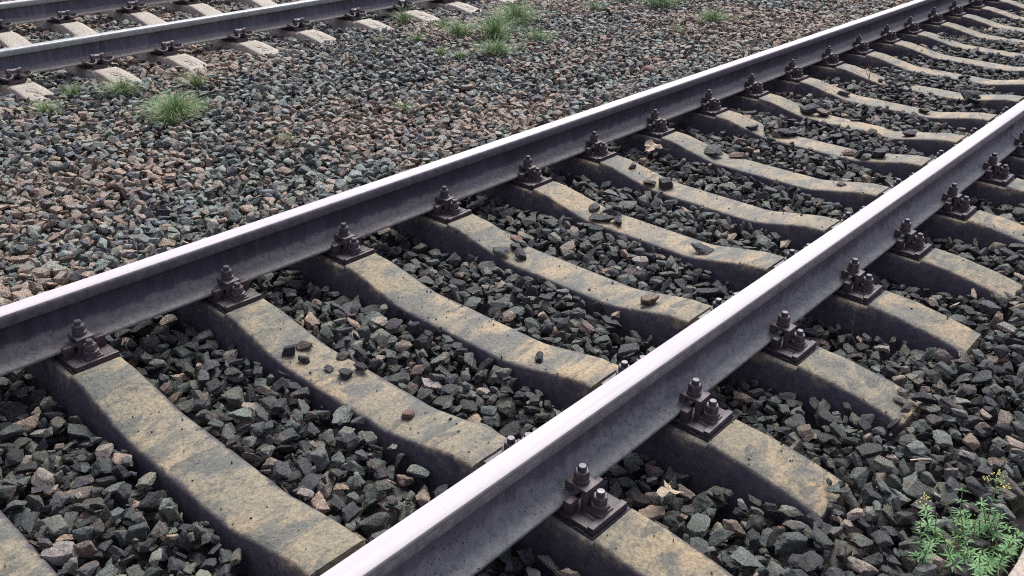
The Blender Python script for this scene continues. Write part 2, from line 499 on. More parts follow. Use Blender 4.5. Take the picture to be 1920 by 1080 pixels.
for i, y in enumerate(YS):
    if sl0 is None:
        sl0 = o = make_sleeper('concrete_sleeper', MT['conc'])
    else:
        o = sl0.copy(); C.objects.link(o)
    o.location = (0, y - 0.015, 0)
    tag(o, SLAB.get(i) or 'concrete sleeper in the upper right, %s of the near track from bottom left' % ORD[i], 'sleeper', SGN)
slf = None
for i, v in enumerate(YF):
    if slf is None: slf = o = make_sleeper('concrete_sleeper', MT['conc_far'])
    else: o = slf.copy(); C.objects.link(o)
    # the mould is symmetrical; its origin is at the left rail of its track
    p = far(-G, v - 0.01)
    o.location = (p[0], p[1], FZ - 0.004); o.rotation_euler.z = FA
    tag(o, 'pale pinkish concrete sleeper beyond the gravel, %s of the far track from left' % ORD[i], 'sleeper', 'pale concrete sleepers of the far track')
    # cast marking on the outer end
    if 2 <= i <= 9:
        bm = bmesh.new()
        x0, x1, y0, y1, t = G + .27, G + .45, -.055, .055, .003
        for bx in ((x0, x1, y0, y0 + t), (x0, x1, y1 - t, y1), (x0, x0 + t, y0, y1), (x1 - t, x1, y0, y1)):
            add_box(bm, bx[0], bx[1], bx[2], bx[3], -.035, -.02)
        for q in bm.verts:
            q.co.z = float(sl_top(q.co.x)) + (0.0012 if q.co.z > -.03 else -.004)
        link('cast_frame', bm, MT['conc_far'], o, 0)
        sl = (float(sl_top(x1)) - float(sl_top(x0))) / (x1 - x0)
        z0 = float(sl_top(x0 + .02))
        mtx = Matrix(((1, 0, 0, x0 + .022), (0, 1, 0, -.026), (sl, 0, 1, z0 + .0008), (0, 0, 0, 1)))
        text_mesh('cast_letters', 'ДРС', 0.072, MT['conc_far'], o, mtx, 0.0012)

# ------------------------------------------------------------------ bolted fastenings of the near track
def hexnut(bm, cx, cy, z0, z1, r=0.0195, ang=0.2):
    add_lathe(bm, cx, cy, [(r * .9, z0), (r, z0 + .002), (r, z1 - .003), (r * .86, z1)], hexa=True, ang=ang)
def bolt_prof(r, z0, z1, pitch=0.003):
    p = [(r, z0)]
    z = z0 + .001
    while z < z1 - .004:
        p += [(r, z), (r * .9, z + pitch * .5)]
        z += pitch
    return p + [(r, z1 - .0025), (r * .82, z1)]
def washer(bm, cx, cy, z0, z1, r, turns=2):
    h = (z1 - z0) / turns
    pr = []
    for k in range(turns):
        a = z0 + k * h
        pr += [(r * .93, a), (r, a + h * .2), (r, a + h * .8), (r * .93, a + h * .98)]
    add_lathe(bm, cx, cy, pr, 24)

def make_fastening():
    root = empty('rail_fastening')
    bm = bmesh.new()
    add_box(bm, -.188, .188, -.070, .070, -.0285, -.0145, .003)
    for s in (-1, 1):
        add_box(bm, min(s * .168, s * .187), max(s * .168, s * .187), -.0695, .0695, -.0148, -.0085, .002)
        add_box(bm, min(s * .120, s * .166), max(s * .120, s * .166), -.038, .038, -.0148, -.0115, .0012)
        for a in (-1, 1):   # shoulders either side of the clamp
            add_box(bm, min(s * .0865, s * .112), max(s * .0865, s * .112), min(a * .033, a * .068), max(a * .033, a * .068), -.0148, .024, .006)
    link('base_plate', bm, MT['plate'], root)
    bm = bmesh.new()
    add_box(bm, -.194, .194, -.078, .078, -.0335, -.0287, .0012)
    for a in (-1, 1):
        for k in range(9):
            x = -.165 + k * .041
            add_box(bm, x, x + .026, min(a * .0705, a * .077), max(a * .0705, a * .077), -.0290, -.0255, .0008)
    add_box(bm, -.072, .072, -.073, .073, -.0143, -.0005, .0012)
    link('rubber_pad', bm, MT['rubber'], root)
    for s in (-1, 1):
        bm = bmesh.new()
        a0, a1 = (.058, .128)
        add_box(bm, min(s * a0, s * a1), max(s * a0, s * a1), -.027, .027, .036, .047, .003)        # bridge
        add_box(bm, min(s * .058, s * .078), max(s * .058, s * .078), -.0265, .0265, .0195, .0375, .002)   # toe on the rail foot
        add_box(bm, min(s * .112, s * .1275), max(s * .112, s * .1275), -.0265, .0265, -.0140, .0375, .002) # heel on the plate
        cl = link('rail_clamp', bm, MT['iron'], root)
        bm = bmesh.new()
        add_lathe(bm, s * .0905, 0, bolt_prof(.0115, .03, .0945), 16)
        cb = link('clamp_bolt', bm, MT['bolt'], root)
        bm = bmesh.new(); hexnut(bm, s * .0905, 0, .0575, .0805, .0200, random.uniform(0, 1)); link('nut', bm, MT['iron'], cb, 25)
        bm = bmesh.new(); washer(bm, s * .0905, 0, .0472, .0575, .0215, 2); link('washer', bm, MT['iron'], cb)
        bm = bmesh.new()
        add_lathe(bm, s * .152, 0, bolt_prof(.0115, -.01, .0505), 16)
        ab = link('anchor_bolt', bm, MT['bolt'], root)
        bm = bmesh.new(); hexnut(bm, s * .152, 0, .0145, .0370, .0200, random.uniform(0, 1)); link('nut', bm, MT['iron'], ab, 25)
        bm = bmesh.new()
        add_box(bm, s * .152 - .024, s * .152 + .024, -.026, .026, -.0113, -.0035, .0015)
        add_box(bm, s * .152 - .019, s * .152 + .019, -.021, .021, -.0037, .0025, .0012)
        washer(bm, s * .152, 0, .0027, .0145, .0235, 2)
        link('washer', bm, MT['iron'], ab)
    return root
f0 = make_fastening()
cm = child_map(f0)
FGA = 'bolted rail fastenings along the middle rail'
FGB = 'bolted rail fastenings along the nearest rail'
first = True
for i, y in enumerate(YS):
    for side, X in ((0, 0.0), (1, G)):
        if i == 0 or (side == 1 and (i == 1 or i > 10)): continue
        if first: o = f0; first = False
        else: o = copy_tree(f0, cm)
        o.location = (X, y + random.uniform(-.004, .004), 0)
        o.rotation_euler.z = random.uniform(-.025, .025) + (math.pi if random.random() < .5 else 0)
        if side == 0:
            tag(o, '%s, %s from the left along the middle rail' % (random.Random(i).choice(['dark bolted plate and clamp', 'rusty base plate with two bolts', 'dark iron clamp with bolts']), ORD[i - 1]), 'fastening', FGA)
        else:
            tag(o, '%s outside the nearest rail, %s one up from the bottom' % (random.Random(i).choice(['dark plate with two tall bolts', 'bolted clamp on a ribbed plate']), ORD[i - 2]), 'fastening', FGB)

# ------------------------------------------------------------------ spring-clip fastenings of the far track
def make_clip():
    root = empty('spring_clip_fastening')
    for s in (-1, 1):
        bm = bmesh.new()
        for a in (-1, 1):
            c = a * .034
            pts = [(s * .100, c, -.03), (s * .100, c, .035), (s * .094, c, .052)]
            add_box(bm, min(s * .090, s * .122), max(s * .090, s * .122), c - .010, c + .010, -.036, .046, .004)
            # hooked rounded top
            seg = 12
            r0 = [bm.verts.new((s * .103 + .015 * math.cos(t), c - .012, .046 + .015 * math.sin(t))) for t in [2 * math.pi * k / seg for k in range(seg)]]
            r1 = [bm.verts.new((v.co.x, c + .012, v.co.z)) for v in r0]
            for k in range(seg): bm.faces.new((r0[k], r0[(k + 1) % seg], r1[(k + 1) % seg], r1[k]))
            bm.faces.new(r0[::-1]); bm.faces.new(r1)
        add_box(bm, min(s * .088, s * .126), max(s * .088, s * .126), -.05, .05, -.036, -.012, .004)
        bmesh.ops.recalc_face_normals(bm, faces=bm.faces)
        link('anchor', bm, MT['iron'], root)
        bm = bmesh.new()
        seg = 6
        r0 = [bm.verts.new((s * .100 + .017 * math.cos(t), -.0205, .042 + .015 * math.sin(t))) for t in [2 * math.pi * (k + .5) / seg for k in range(seg)]]
        r1 = [bm.verts.new((v.co.x, .0205, v.co.z)) for v in r0]
        for k in range(seg): bm.faces.new((r0[k], r0[(k + 1) % seg], r1[(k + 1) % seg], r1[k]))
        bm.faces.new(r0[::-1]); bm.faces.new(r1)
        bmesh.ops.recalc_face_normals(bm, faces=bm.faces)
        link('adjuster', bm, MT['iron'], root, 20)
        bm = bmesh.new()
        for a in (-1, 1):
            pts = []
            for k in range(17):
                t = math.pi * (-.62 + 1.5 * k / 16)
                pts.append((s * (.104 + .040 * math.cos(t) * 1.0), a * (.062 + .040 * math.sin(t + .2)), .012 + .010 * math.sin(t * 1.3) - .006 * math.cos(t)))
            add_tube(bm, pts, .0078, 8)
            add_tube(bm, [(s * .07, a * .034, .028), (s * .085, a * .025, .036), (s * .11, a * .02, .03), (s * .135, a * .03, .010), (s * .145, a * .055, .005)], .0078, 8)
        link('spring_clip', bm, MT['iron'], root, 60)
    bm = bmesh.new()
    add_box(bm, -.085, .085, -.075, .075, -.036, -.0005, .002)
    link('rubber_pad', bm, MT['rubber'], root)
    return root
c0 = make_clip()
cm = child_map(c0)
first = True
for i, v in enumerate(YF):
    for side, u in ((0, 0.0), (1, -G + .01)):
        if i < (1 if side == 0 else 2) or i > (9 if side == 0 else 6): continue
        if first: o = c0; first = False
        else: o = copy_tree(c0, cm)
        p = far(u, v + random.uniform(-.004, .004))
        o.location = (p[0], p[1], FZ); o.rotation_euler.z = FA
        tag(o, 'black looped spring clip on the %s, %s from left' % (('dull nearer rail of far track', ORD[i - 1]) if side == 0 else ('farthest rail at top left', ORD[i - 2])), 'rail clip', 'spring clips of the far track')

# ------------------------------------------------------------------ kerb at the platform edge (bottom right corner)
bm = bmesh.new()
add_box(bm, 2.568, 2.80, -3.0, 14.0, -0.24, 0.0, .012)
bmesh.ops.subdivide_edges(bm, edges=[e for e in bm.edges if e.calc_length() > 5], cuts=150)
for v in bm.verts:
    v.co.x += 0.006 * noise.noise(Vector((v.co.x * 9, v.co.y * 6, v.co.z * 9)))
tag(link('platform_kerb', bm, MT['kerb'], None), 'pale speckled concrete kerb edge cut off by the bottom right corner', 'kerb')
bm = bmesh.new()
add_box(bm, 2.806, 9.0, -3.0, 14.0, -0.24, -0.004)
tag(link('pavement', bm, MT['kerb'], None, 0), None, None, None, 'structure')

# ------------------------------------------------------------------ stones
NV = 30
def rock_mesh(name, seed, mat):
    rr = random.Random(seed)
    bm = bmesh.new()
    bmesh.ops.create_icosphere(bm, subdivisions=4, radius=1.0)
    an = Vector((1.0, rr.uniform(.50, .92), rr.uniform(.26, .64)))
    pl = []
    for k in range(rr.randint(4, 10)):
        d = Vector((rr.gauss(0, 1), rr.gauss(0, 1), rr.gauss(0, 1))).normalized()
        pl.append((d, rr.uniform(.42, .9)))
    for d in ((1, 0, 0), (-1, 0, 0), (0, 1, 0), (0, -1, 0), (0, 0, 1), (0, 0, -1)):
        d = (Vector(d) + Vector((rr.uniform(-.4, .4), rr.uniform(-.4, .4), rr.uniform(-.4, .4)))).normalized()
        pl.append((d, rr.uniform(.6, .95)))
    D = np.array([q[0][:] for q in pl]); dd = np.array([q[1] for q in pl])
    V = np.array([v.co[:] for v in bm.verts])
    dt = V @ D.T
    with np.errstate(divide='ignore'):
        rad = np.where(dt > 1e-3, dd / np.maximum(dt, 1e-3), 50.0)
    p = rr.choice([40, 60, 80])
    r = (np.sum(rad ** -p, axis=1)) ** (-1.0 / p)
    off = Vector((seed * 3.1, seed * 1.7, seed * .9))
    P = V * r[:, None]
    out = []
    for q in P:
        q = Vector(q)
        n = 0.10 * noise.fractal(q * 1.7 + off, 0.8, 2.2, 6) + 0.05 * abs(noise.noise(q * 4 + off)) - .03 * abs(noise.noise(q * 9 - off))
        q = q * (1 + n)
        out.append((q.x * an.x, q.y * an.y, q.z * an.z))
    out = np.array(out)
    out -= (out.max(0) + out.min(0)) / 2
    out /= (out.max(0) - out.min(0)).max()
    for v, q in zip(bm.verts, out): v.co = q
    me = bpy.data.meshes.new(name)
    bm.to_mesh(me); bm.free()
    me.materials.append(mat)
    me.shade_smooth()
    me.set_sharp_from_angle(angle=math.radians(32))
    return me, out
rocks = [rock_mesh('ballast_stone_shape_%02d' % k, 100 + k, MT['stone']) for k in range(NV)]
rock_col = bpy.data.collections.new('ballast_stone_shapes')     # used only by the gravel's instancer
for k, (me, _) in enumerate(rocks):
    o = bpy.data.objects.new('ballast_stone_shape_%02d' % k, me)
    rock_col.objects.link(o)

# height field of what the stones are dropped on
CS = 0.006
X0, X1, Yb, Yt = -7.6, 2.56, -1.6, 11.2
NX, NY = int((X1 - X0) / CS), int((Yt - Yb) / CS)
gx = X0 + (np.arange(NX) + .5) * CS
gy = Yb + (np.arange(NY) + .5) * CS
GX, GY = np.meshgrid(gx, gy, indexing='ij')
def smooth_noise(freq, seed):
    r = np.random.default_rng(seed)
    nx, ny = int((X1 - X0) * freq) + 3, int((Yt - Yb) * freq) + 3
    a = r.random((nx, ny))
    u = (GX - X0) * freq; v = (GY - Yb) * freq
    i = u.astype(int); j = v.astype(int); fu = u - i; fv = v - j
    fu = fu * fu * (3 - 2 * fu); fv = fv * fv * (3 - 2 * fv)
    return (a[i, j] * (1 - fu) + a[i + 1, j] * fu) * (1 - fv) + (a[i, j + 1] * (1 - fu) + a[i + 1, j + 1] * fu) * fv
NZ = smooth_noise(2.2, 1) * .6 + smooth_noise(5, 2) * .4          # 0..1
T = np.interp(GX, [-.75, -.45, -.30, -.12, .0, .22, .45, .65, .95, 1.15, 1.37, 1.60, 1.80, 2.0, 2.18, 2.5],
              [-.06, -.008, -.015, -.10, -.115, -.115, -.092, -.080, -.080, -.092, -.115, -.122, -.112, -.080, -.048, -.048])
FU = (GX - FO.x) * math.cos(FA) + (GY - FO.y) * math.sin(FA)
FV = -(GX - FO.x) * math.sin(FA) + (GY - FO.y) * math.cos(FA)
TF = FZ + np.interp(FU, [-2.2, -1.9, -1.6, -1.3, -.8, -.3, 0., .25, .42, .56, .9], [-.06, -.07, -.09, -.075, -.08, -.075, -.09, -.065, -.055, -.045, -.035])
T = np.where(GX < -0.75, np.maximum(np.where(FU < .9, TF, -.075), -10), T)
_b = np.clip((FU - .9) / .5, 0, 1)
T = np.where((GX < -0.75) & (FU > .9), (-.075) * (1 - _b) + -.075 * _b, T)
T = T + (NZ - .5) * .028 + .010 * np.clip((GY - 2.5) / 1.0, 0, 1) * (GX > 0)
CAP = np.full_like(T, 10.0)                        # nothing may rise into the rail foot
for XX in (0.0, G): CAP[np.abs(GX - XX) < .088] = -.006
for UU in (0.0, -G + .01): CAP[np.abs(FU - UU) < .088] = FZ - .006
H = T - 0.095
BED = T - 0.10
for y in YS:
    wt = sl_w(gx) / 2; wb = sl_wb(gx) / 2; zt = sl_top(gx)
    m = (gx > -.5525) & (gx < 2.1475)
    dy = np.abs(GY - (y - .015))
    f = np.clip((wb[:, None] - dy) / np.maximum(wb - wt, 1e-4)[:, None], 0, 1)
    hs_ = SB + (zt[:, None] - SB) * f
    H = np.where(m[:, None] & (dy < wb[:, None]), np.maximum(H, hs_), H)
    # keep stones off the tops (loose ones there are separate), except over the buried left ends
    T = np.where(m[:, None] & (GX > -.28) & (dy < wt[:, None] - .012), -1.0, T)
for v in YF:
    xx = FU + G
    m = (xx > -.5525) & (xx < 2.12)
    dy = np.abs(FV - (v - .01))
    wt = sl_w(xx) / 2; wb = sl_wb(xx) / 2; zt = sl_top(xx) + FZ - .004
    f = np.clip((wb - dy) / np.maximum(wb - wt, 1e-4), 0, 1)
    H = np.where(m & (dy < wb), np.maximum(H, SB + FZ + (zt - SB - FZ) * f), H)
    T = np.where((xx > .2) & (xx < 2.04) & (dy < wt - .012), -1.0, T)
# places where stones were kicked up over a sleeper
for bx, by, br, bt in ((.52, 3.84, .15, -.035), (1.08, 3.80, .12, -.04), (.60, 5.44, .13, -.035), (1.15, 5.28, .09, -.04), (.50, 1.66, .06, -.05), (.56, 2.24, .09, -.045),
                       (.80, 4.55, .08, -.05), (2.16, 1.06, .09, -.035), (2.13, 1.62, .10, -.035), (2.05, 2.2, .10, -.045), (.35, 7.0, .12, -.02), (.45, 4.33, .09, -.04)):
    rr_ = np.hypot(GX - bx, GY - by) / br
    T = np.where(rr_ < 1, np.maximum(T, bt - .04 * rr_ ** 2), T)
# where the picture could look, plus a margin
poly = [(0.55, -1.15), (2.56, -1.15), (2.56, 2.6), (1.6, 10.9), (-0.6, 10.9), (-7.5, 4.2), (-7.5, 1.4)]
def inside(x, y):
    c = False
    n = len(poly)
    j = n - 1
    for i in range(n):
        xi, yi = poly[i]; xj, yj = poly[j]
        if (yi > y) != (yj > y) and x < (xj - xi) * (y - yi) / (yj - yi) + xi: c = not c
        j = i
    return c

# templates: a variant in one orientation and size, with its lower and upper height profile
def template(k, big):
    v = random.randrange(NV)
    P = rocks[v][1]
    if random.random() < .72: e = Euler((random.gauss(0, .32), random.gauss(0, .32), random.uniform(0, 6.283)))
    else: e = Euler((random.uniform(0, 6.283), random.uniform(0, 6.283), random.uniform(0, 6.283)))
    if random.random() < .5: e.rotate_axis('X', math.pi)
    if big is None: s = random.uniform(.010, .024)
    else: s = (random.triangular(.028, .098, .050) if big else random.triangular(.028, .088, .048))
    if random.random() < .2: s *= .6
    R = np.array(e.to_matrix())
    Q = (P @ R.T) * s
    ij = np.floor(Q[:, :2] / CS).astype(int)
    lo = ij.min(0); ij -= lo
    sh = ij.max(0) + 1
    bot = np.full(sh, 9.0); top = np.full(sh, -9.0)
    np.minimum.at(bot, (ij[:, 0], ij[:, 1]), Q[:, 2])
    np.maximum.at(top, (ij[:, 0], ij[:, 1]), Q[:, 2])
    # sink a touch so neighbours lock together
    return dict(v=v, e=tuple(e), s=s, lo=lo, sh=sh, bot=bot + .0022, top=top - .0012, zt=float(Q[:, 2].max()), hit=bot < 8)
TB = [template(k, True) for k in range(420)]
TS = [template(k, False) for k in range(420)]
TG = [template(k, None) for k in range(420)]

P_pos, P_rot, P_s, P_i = [], [], [], []
area = (X1 - X0) * (Yt - Yb)
def drop(n, K, slack, grit=False):
    xs = rng.uniform(X0 + .1, X1 - .06, n); ys = rng.uniform(Yb + .1, Yt - .1, n)
    jit = rng.uniform(-.035, .035, (n, K, 2)); pick = rng.integers(0, 420, n)
    for q in range(n):
        x, y = xs[q], ys[q]
        if not inside(x, y): continue
        i0, j0 = int((x - X0) / CS), int((y - Yb) / CS)
        if H[i0, j0] > T[i0, j0] - .012: continue
        t = (TG if grit else TB if x > -.3 else TS)[pick[q]]
        bot, top = t['bot'], t['top']; h, w_ = t['sh']
        best = None
        for k in range(K):
            a = i0 + int(jit[q, k, 0] / CS); b = j0 + int(jit[q, k, 1] / CS)
            ia, jb = a + t['lo'][0], b + t['lo'][1]
            if ia < 0 or jb < 0 or ia + h > NX or jb + w_ > NY: continue
            z = (H[ia:ia + h, jb:jb + w_] - bot).max()
            sc = z - T[a, b]
            if best is None or sc < best[0]: best = (sc, z, a, b, ia, jb)
        if best is None: continue
        sc, z, a, b, ia, jb = best
        if z + t['zt'] * .55 > T[a, b] + slack: continue
        if grit and (z > T[a, b] - .012 or (x < -2.2 and q % 2)): continue
        if z + t['zt'] > CAP[ia:ia + h, jb:jb + w_].min(): continue
        sub = H[ia:ia + h, jb:jb + w_]
        np.maximum(sub, z + top, out=sub)
        P_pos.append((X0 + a * CS, Yb + b * CS, z)); P_rot.append(t['e']); P_s.append(t['s']); P_i.append(t['v'])
for n, K, sl_ in ((90000, 3, .012), (90000, 3, .014), (90000, 4, .016)):
    drop(n, K, sl_)
drop(120000, 2, 0.0, True)
# crumbs on the sleeper tops
for k in range(420):
    y = random.choice(YS[:14]); x = random.uniform(.22, 2.1)
    if abs(x - G) < .2: continue
    y += -.015 + random.choice((-1, 1)) * .085 * random.random() ** .5
    P_pos.append((x, y, float(sl_top(x)) + .002)); P_rot.append((random.uniform(0, 6), random.uniform(0, 6), random.uniform(0, 6)))
    P_s.append(random.triangular(.004, .013, .005)); P_i.append(random.randrange(NV))
P_pos = np.array(P_pos); P_rot = np.array(P_rot); P_s = np.array(P_s); P_i = np.array(P_i)
N = len(P_pos)
print('stones dropped', N)

def pick_colours(pos):
    n = len(pos)
    u = rng.random(n); w = rng.random(n)
    ii = np.clip(((pos[:, 0] - X0) / CS).astype(int), 0, NX - 1); jj = np.clip(((pos[:, 1] - Yb) / CS).astype(int), 0, NY - 1)
    zn = smooth_noise(1.3, 9)[ii, jj] * .7 + smooth_noise(4, 10)[ii, jj] * .3
    bet = np.clip((-.15 - pos[:, 0]) / .2, 0, 1)
    ptan = .09 + bet * np.clip(.31 + (zn - .5) * 2.0, .05, .70)
    dark = np.array([(.105, .125, .125), (.080, .088, .098), (.14, .16, .148), (.19, .195, .17), (.10, .115, .108), (.065, .064, .075), (.155, .175, .165)])
    tan = np.array([(.32, .275, .22), (.50, .41, .32), (.55, .43, .325), (.40, .355, .295), (.60, .52, .42), (.30, .24, .19), (.34, .33, .28)])
    c = dark[rng.integers(0, len(dark), n)] * (.45 + 1.35 * rng.random((n, 1)) ** 1.3)
    ct = tan[rng.integers(0, len(tan), n)] * rng.uniform(.7, 1.15, (n, 1))
    c = c * np.array((.99, 1.035, .97)); c = np.where((u < ptan)[:, None], ct, c)
    pale = (w > .994)
    c[pale] = (.45, .42, .38)
    c *= (1 + 1.5 * bet * np.where(u < ptan, .45, 1.0))[:, None]
    c = c * (1.16, 1.14, 1.10)
    return np.clip(c / np.maximum(1.0, c.max(1, keepdims=True) / .60), .02, 1)
cols = pick_colours(P_pos)

def gravel(name, mask, label):
    pts = P_pos[mask]
    me = bpy.data.meshes.new(name)
    me.vertices.add(len(pts))
    me.vertices.foreach_set('co', pts.astype(np.float32).ravel())
    for nm, typ, arr, key in (('rot', 'FLOAT_VECTOR', P_rot[mask], 'vector'), ('sz', 'FLOAT', P_s[mask], 'value'), ('pick', 'INT', P_i[mask], 'value'), ('stone_col', 'FLOAT_VECTOR', cols[mask], 'vector')):
        at = me.attributes.new(nm, typ, 'POINT')
        at.data.foreach_set(key, arr.astype(np.int32 if typ == 'INT' else np.float32).ravel())
    o = bpy.data.objects.new(name, me)
    C.objects.link(o)
    me.materials.append(MT['stone'])
    ng = bpy.data.node_groups.new(name + '_nodes', 'GeometryNodeTree')
    ng.interface.new_socket('Geometry', in_out='INPUT', socket_type='NodeSocketGeometry')
    ng.interface.new_socket('Geometry', in_out='OUTPUT', socket_type='NodeSocketGeometry')
    gi = ng.nodes.new('NodeGroupInput'); go = ng.nodes.new('NodeGroupOutput')
    ci = ng.nodes.new('GeometryNodeCollectionInfo')
    ci.inputs['Collection'].default_value = rock_col
    ci.inputs['Separate Children'].default_value = True
    ci.inputs['Reset Children'].default_value = True
    ip = ng.nodes.new('GeometryNodeInstanceOnPoints')
    ip.inputs['Pick Instance'].default_value = True
    def attr(nm, typ):
        a = ng.nodes.new('GeometryNodeInputNamedAttribute'); a.data_type = typ
        a.inputs['Name'].default_value = nm
        return [s for s in a.outputs if s.enabled and s.name == 'Attribute'][0]
    er = ng.nodes.new('FunctionNodeEulerToRotation')
    L = ng.links.new
    L(gi.outputs[0], ip.inputs['Points']); L(ci.outputs[0], ip.inputs['Instance'])
    L(attr('pick', 'INT'), ip.inputs['Instance Index'])
    L(attr('rot', 'FLOAT_VECTOR'), er.inputs[0]); L(er.outputs[0], ip.inputs['Rotation'])
    L(attr('sz', 'FLOAT'), ip.inputs['Scale'])
    L(ip.outputs[0], go.inputs[0])
    md = o.modifiers.new('stones', 'NODES'); md.node_group = ng
    tag(o, label, 'ballast', None, 'stuff')
    return o
gravel('track_ballast', P_pos[:, 0] > -.2, 'dark angular crushed stone filling the gaps between the near track sleepers')
gravel('gravel', P_pos[:, 0] <= -.2, 'mixed grey and tan crushed stone covering the strip between the tracks and the far track')

# dark grit the lowest stones lie on
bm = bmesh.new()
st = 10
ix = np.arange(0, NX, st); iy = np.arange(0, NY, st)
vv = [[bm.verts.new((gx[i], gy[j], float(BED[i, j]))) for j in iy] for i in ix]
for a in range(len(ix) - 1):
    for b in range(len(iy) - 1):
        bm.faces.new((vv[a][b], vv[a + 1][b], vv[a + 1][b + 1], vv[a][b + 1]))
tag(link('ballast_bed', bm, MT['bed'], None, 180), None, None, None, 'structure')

# ------------------------------------------------------------------ loose stones lying on the sleepers
DK, DG, TN, PK, PL = (.07, .075, .078), (.12, .135, .125), (.30, .24, .17), (.34, .22, .17), (.42, .38, .32)
# x, y, size, sleeper, colour, flat, label
LOOSE = [
 (.505, .49, .044, 2, DK, .8, 'dark upright pebble, leftmost of the cluster of three on a sleeper'),
 (.512, .545, .052, 2, TN, .5, 'brownish ridged stone, topmost of the cluster of three on a sleeper'),
 (.572, .497, .040, 2, DK, .5, 'dark flat stone, lowest of the cluster of three on a sleeper'),
 (.672, .525, .034, 2, DK, .5, 'small black chip alone between the two clusters on a sleeper'),
 (.735, .538, .044, 2, DK, .9, 'dark angular stone touching a larger one, left of the pair'),
 (.752, .592, .050, 2, DK, .9, 'dark angular stone at the sleeper edge, right of the pair'),
 (1.135, 1.02, .056, 3, DK, .85, 'single dark block lying near the right end of a sleeper'),
 (1.044, .529, .038, 2, PK, .9, 'small reddish pinkish stone alone on a sleeper'),
 (1.072, .578, .016, 2, TN, .6, 'tiny tan chip beside the reddish stone on a sleeper'),
 (1.183, 1.573, .062, 4, TN, .55, 'flat tan stone near the closest rail on a sleeper'),
 (1.075, 2.125, .092, 5, DK, .35, 'flat dark slab near the nearest rail on a sleeper'),
 (.492, 1.535, .080, 4, DG, .4, 'flat grey-green slab hanging over the near edge of a sleeper'),
 (.500, 1.612, .044, 4, DG, .9, 'small upright grey chip between two other stones'),
 (.565, 1.572, .058, 4, DK, .7, 'dark block below the small upright chip'),
 (.455, 1.668, .052, 4, PK, .35, 'thin pinkish flake at the far edge of a sleeper'),
 (.485, 2.165, .062, 5, DK, .6, 'dark stone at the left of the slab heap'),
 (.552, 2.180, .056, 5, DG, .6, 'grey stone in the middle of the slab heap'),
 (.648, 2.125, .070, 5, DK, .6, 'dark stone at the right of the slab heap'),
 (.575, 2.100, .100, 5, DG, .28, 'large thin slab at the near edge under the heap'),
 (.339, 2.665, .045, 6, DG, .8, 'small grey stone near the rail below the cream leaf'),
 (.490, 2.600, .075, 6, DK, .5, 'broad dark slab on the near edge of the sleeper by the cream leaf'),
 (.560, 2.640, .070, 6, DK, .7, 'dark round-edged stone right beside the broad slab'),
 (.470, 3.215, .105, 7, DG, .85, 'large grey block, biggest stone lying on any sleeper in view'),
 (.590, 3.285, .090, 7, PK, .3, 'thin wedge-shaped stone with reddish rim beside the large block'),
 (.430, 3.735, .078, 8, DK, 1.0, 'dark oval stone standing upright on a sleeper'),
 (.500, 3.835, .090, 8, TN, .6, 'tan and grey stone behind the upright oval one'),
 (.600, 3.800, .110, 8, DK, .7, 'large dark stone at the right of the heap beside the upright oval'),
 (.995, 3.740, .064, 8, PK, .8, 'brown stone, left of the row of stones near the nearest rail'),
 (1.070, 3.755, .092, 8, DG, .7, 'grey lumpy stone in the middle of the row near the nearest rail'),
 (1.145, 3.770, .080, 8, DK, .7, 'dark stone at the right end of the row near the nearest rail'),
 (1.185, 3.215, .042, 7, DG, .4, 'small flat chip above the nearest rail on a sleeper'),
 (1.118, 4.270, .072, 9, DK, .95, 'dark upright cube-like stone on a far sleeper close to the nearest rail'),
 (.500, 4.290, .095, 9, DK, .7, 'dark stone pile member on the left bend of an upper sleeper'),
 (.575, 4.330, .075, 9, TN, .7, 'tan stone on the left bend of an upper sleeper'),
 (1.000, 4.840, .070, 10, DK, .6, 'dark stone lying mid-sleeper in the upper right'),
 (.480, 4.830, .080, 10, DG, .5, 'flat grey stone beside a tan one on the upper left bend'),
 (1.110, 5.330, .100, 11, DK, .35, 'long dark flat stone on a sleeper at the right edge'),
 (.580, 5.400, .100, 11, DK, .4, 'dark flat stone on a sleeper near the small dead stalk'),
 (.900, 5.880, .075, 12, DK, .5, 'small dark stone on a sleeper close to the top right corner'),
]
for k, (x, y, s, si, col, fl, lab) in enumerate(LOOSE):
    rr = random.Random(900 + k)
    v = rr.randrange(NV)
    me, P = rocks[v]
    base = Euler((rr.uniform(-.2, .2), rr.uniform(-.2, .2), rr.uniform(0, 6.28)))
    o = bpy.data.objects.new('loose_stone', me)
    C.objects.link(o)
    zt = float(sl_top(x))
    Rm = np.array(base.to_matrix())
    s *= 1.12
    sc = np.array((s, s, s * (fl + .35) / .95 if fl < .6 else s))
    Q = (P * sc) @ Rm.T
    o.rotation_euler = base
    o.scale = sc
    o.location = (x, y, zt - float(Q[:, 2].min()) - .003)
    o.color = (*col, 1)
    o.material_slots[0].link = 'OBJECT'
    o.material_slots[0].material = MT['stone1']
    tag(o, lab, 'stone', 'loose stones lying on the sleepers')
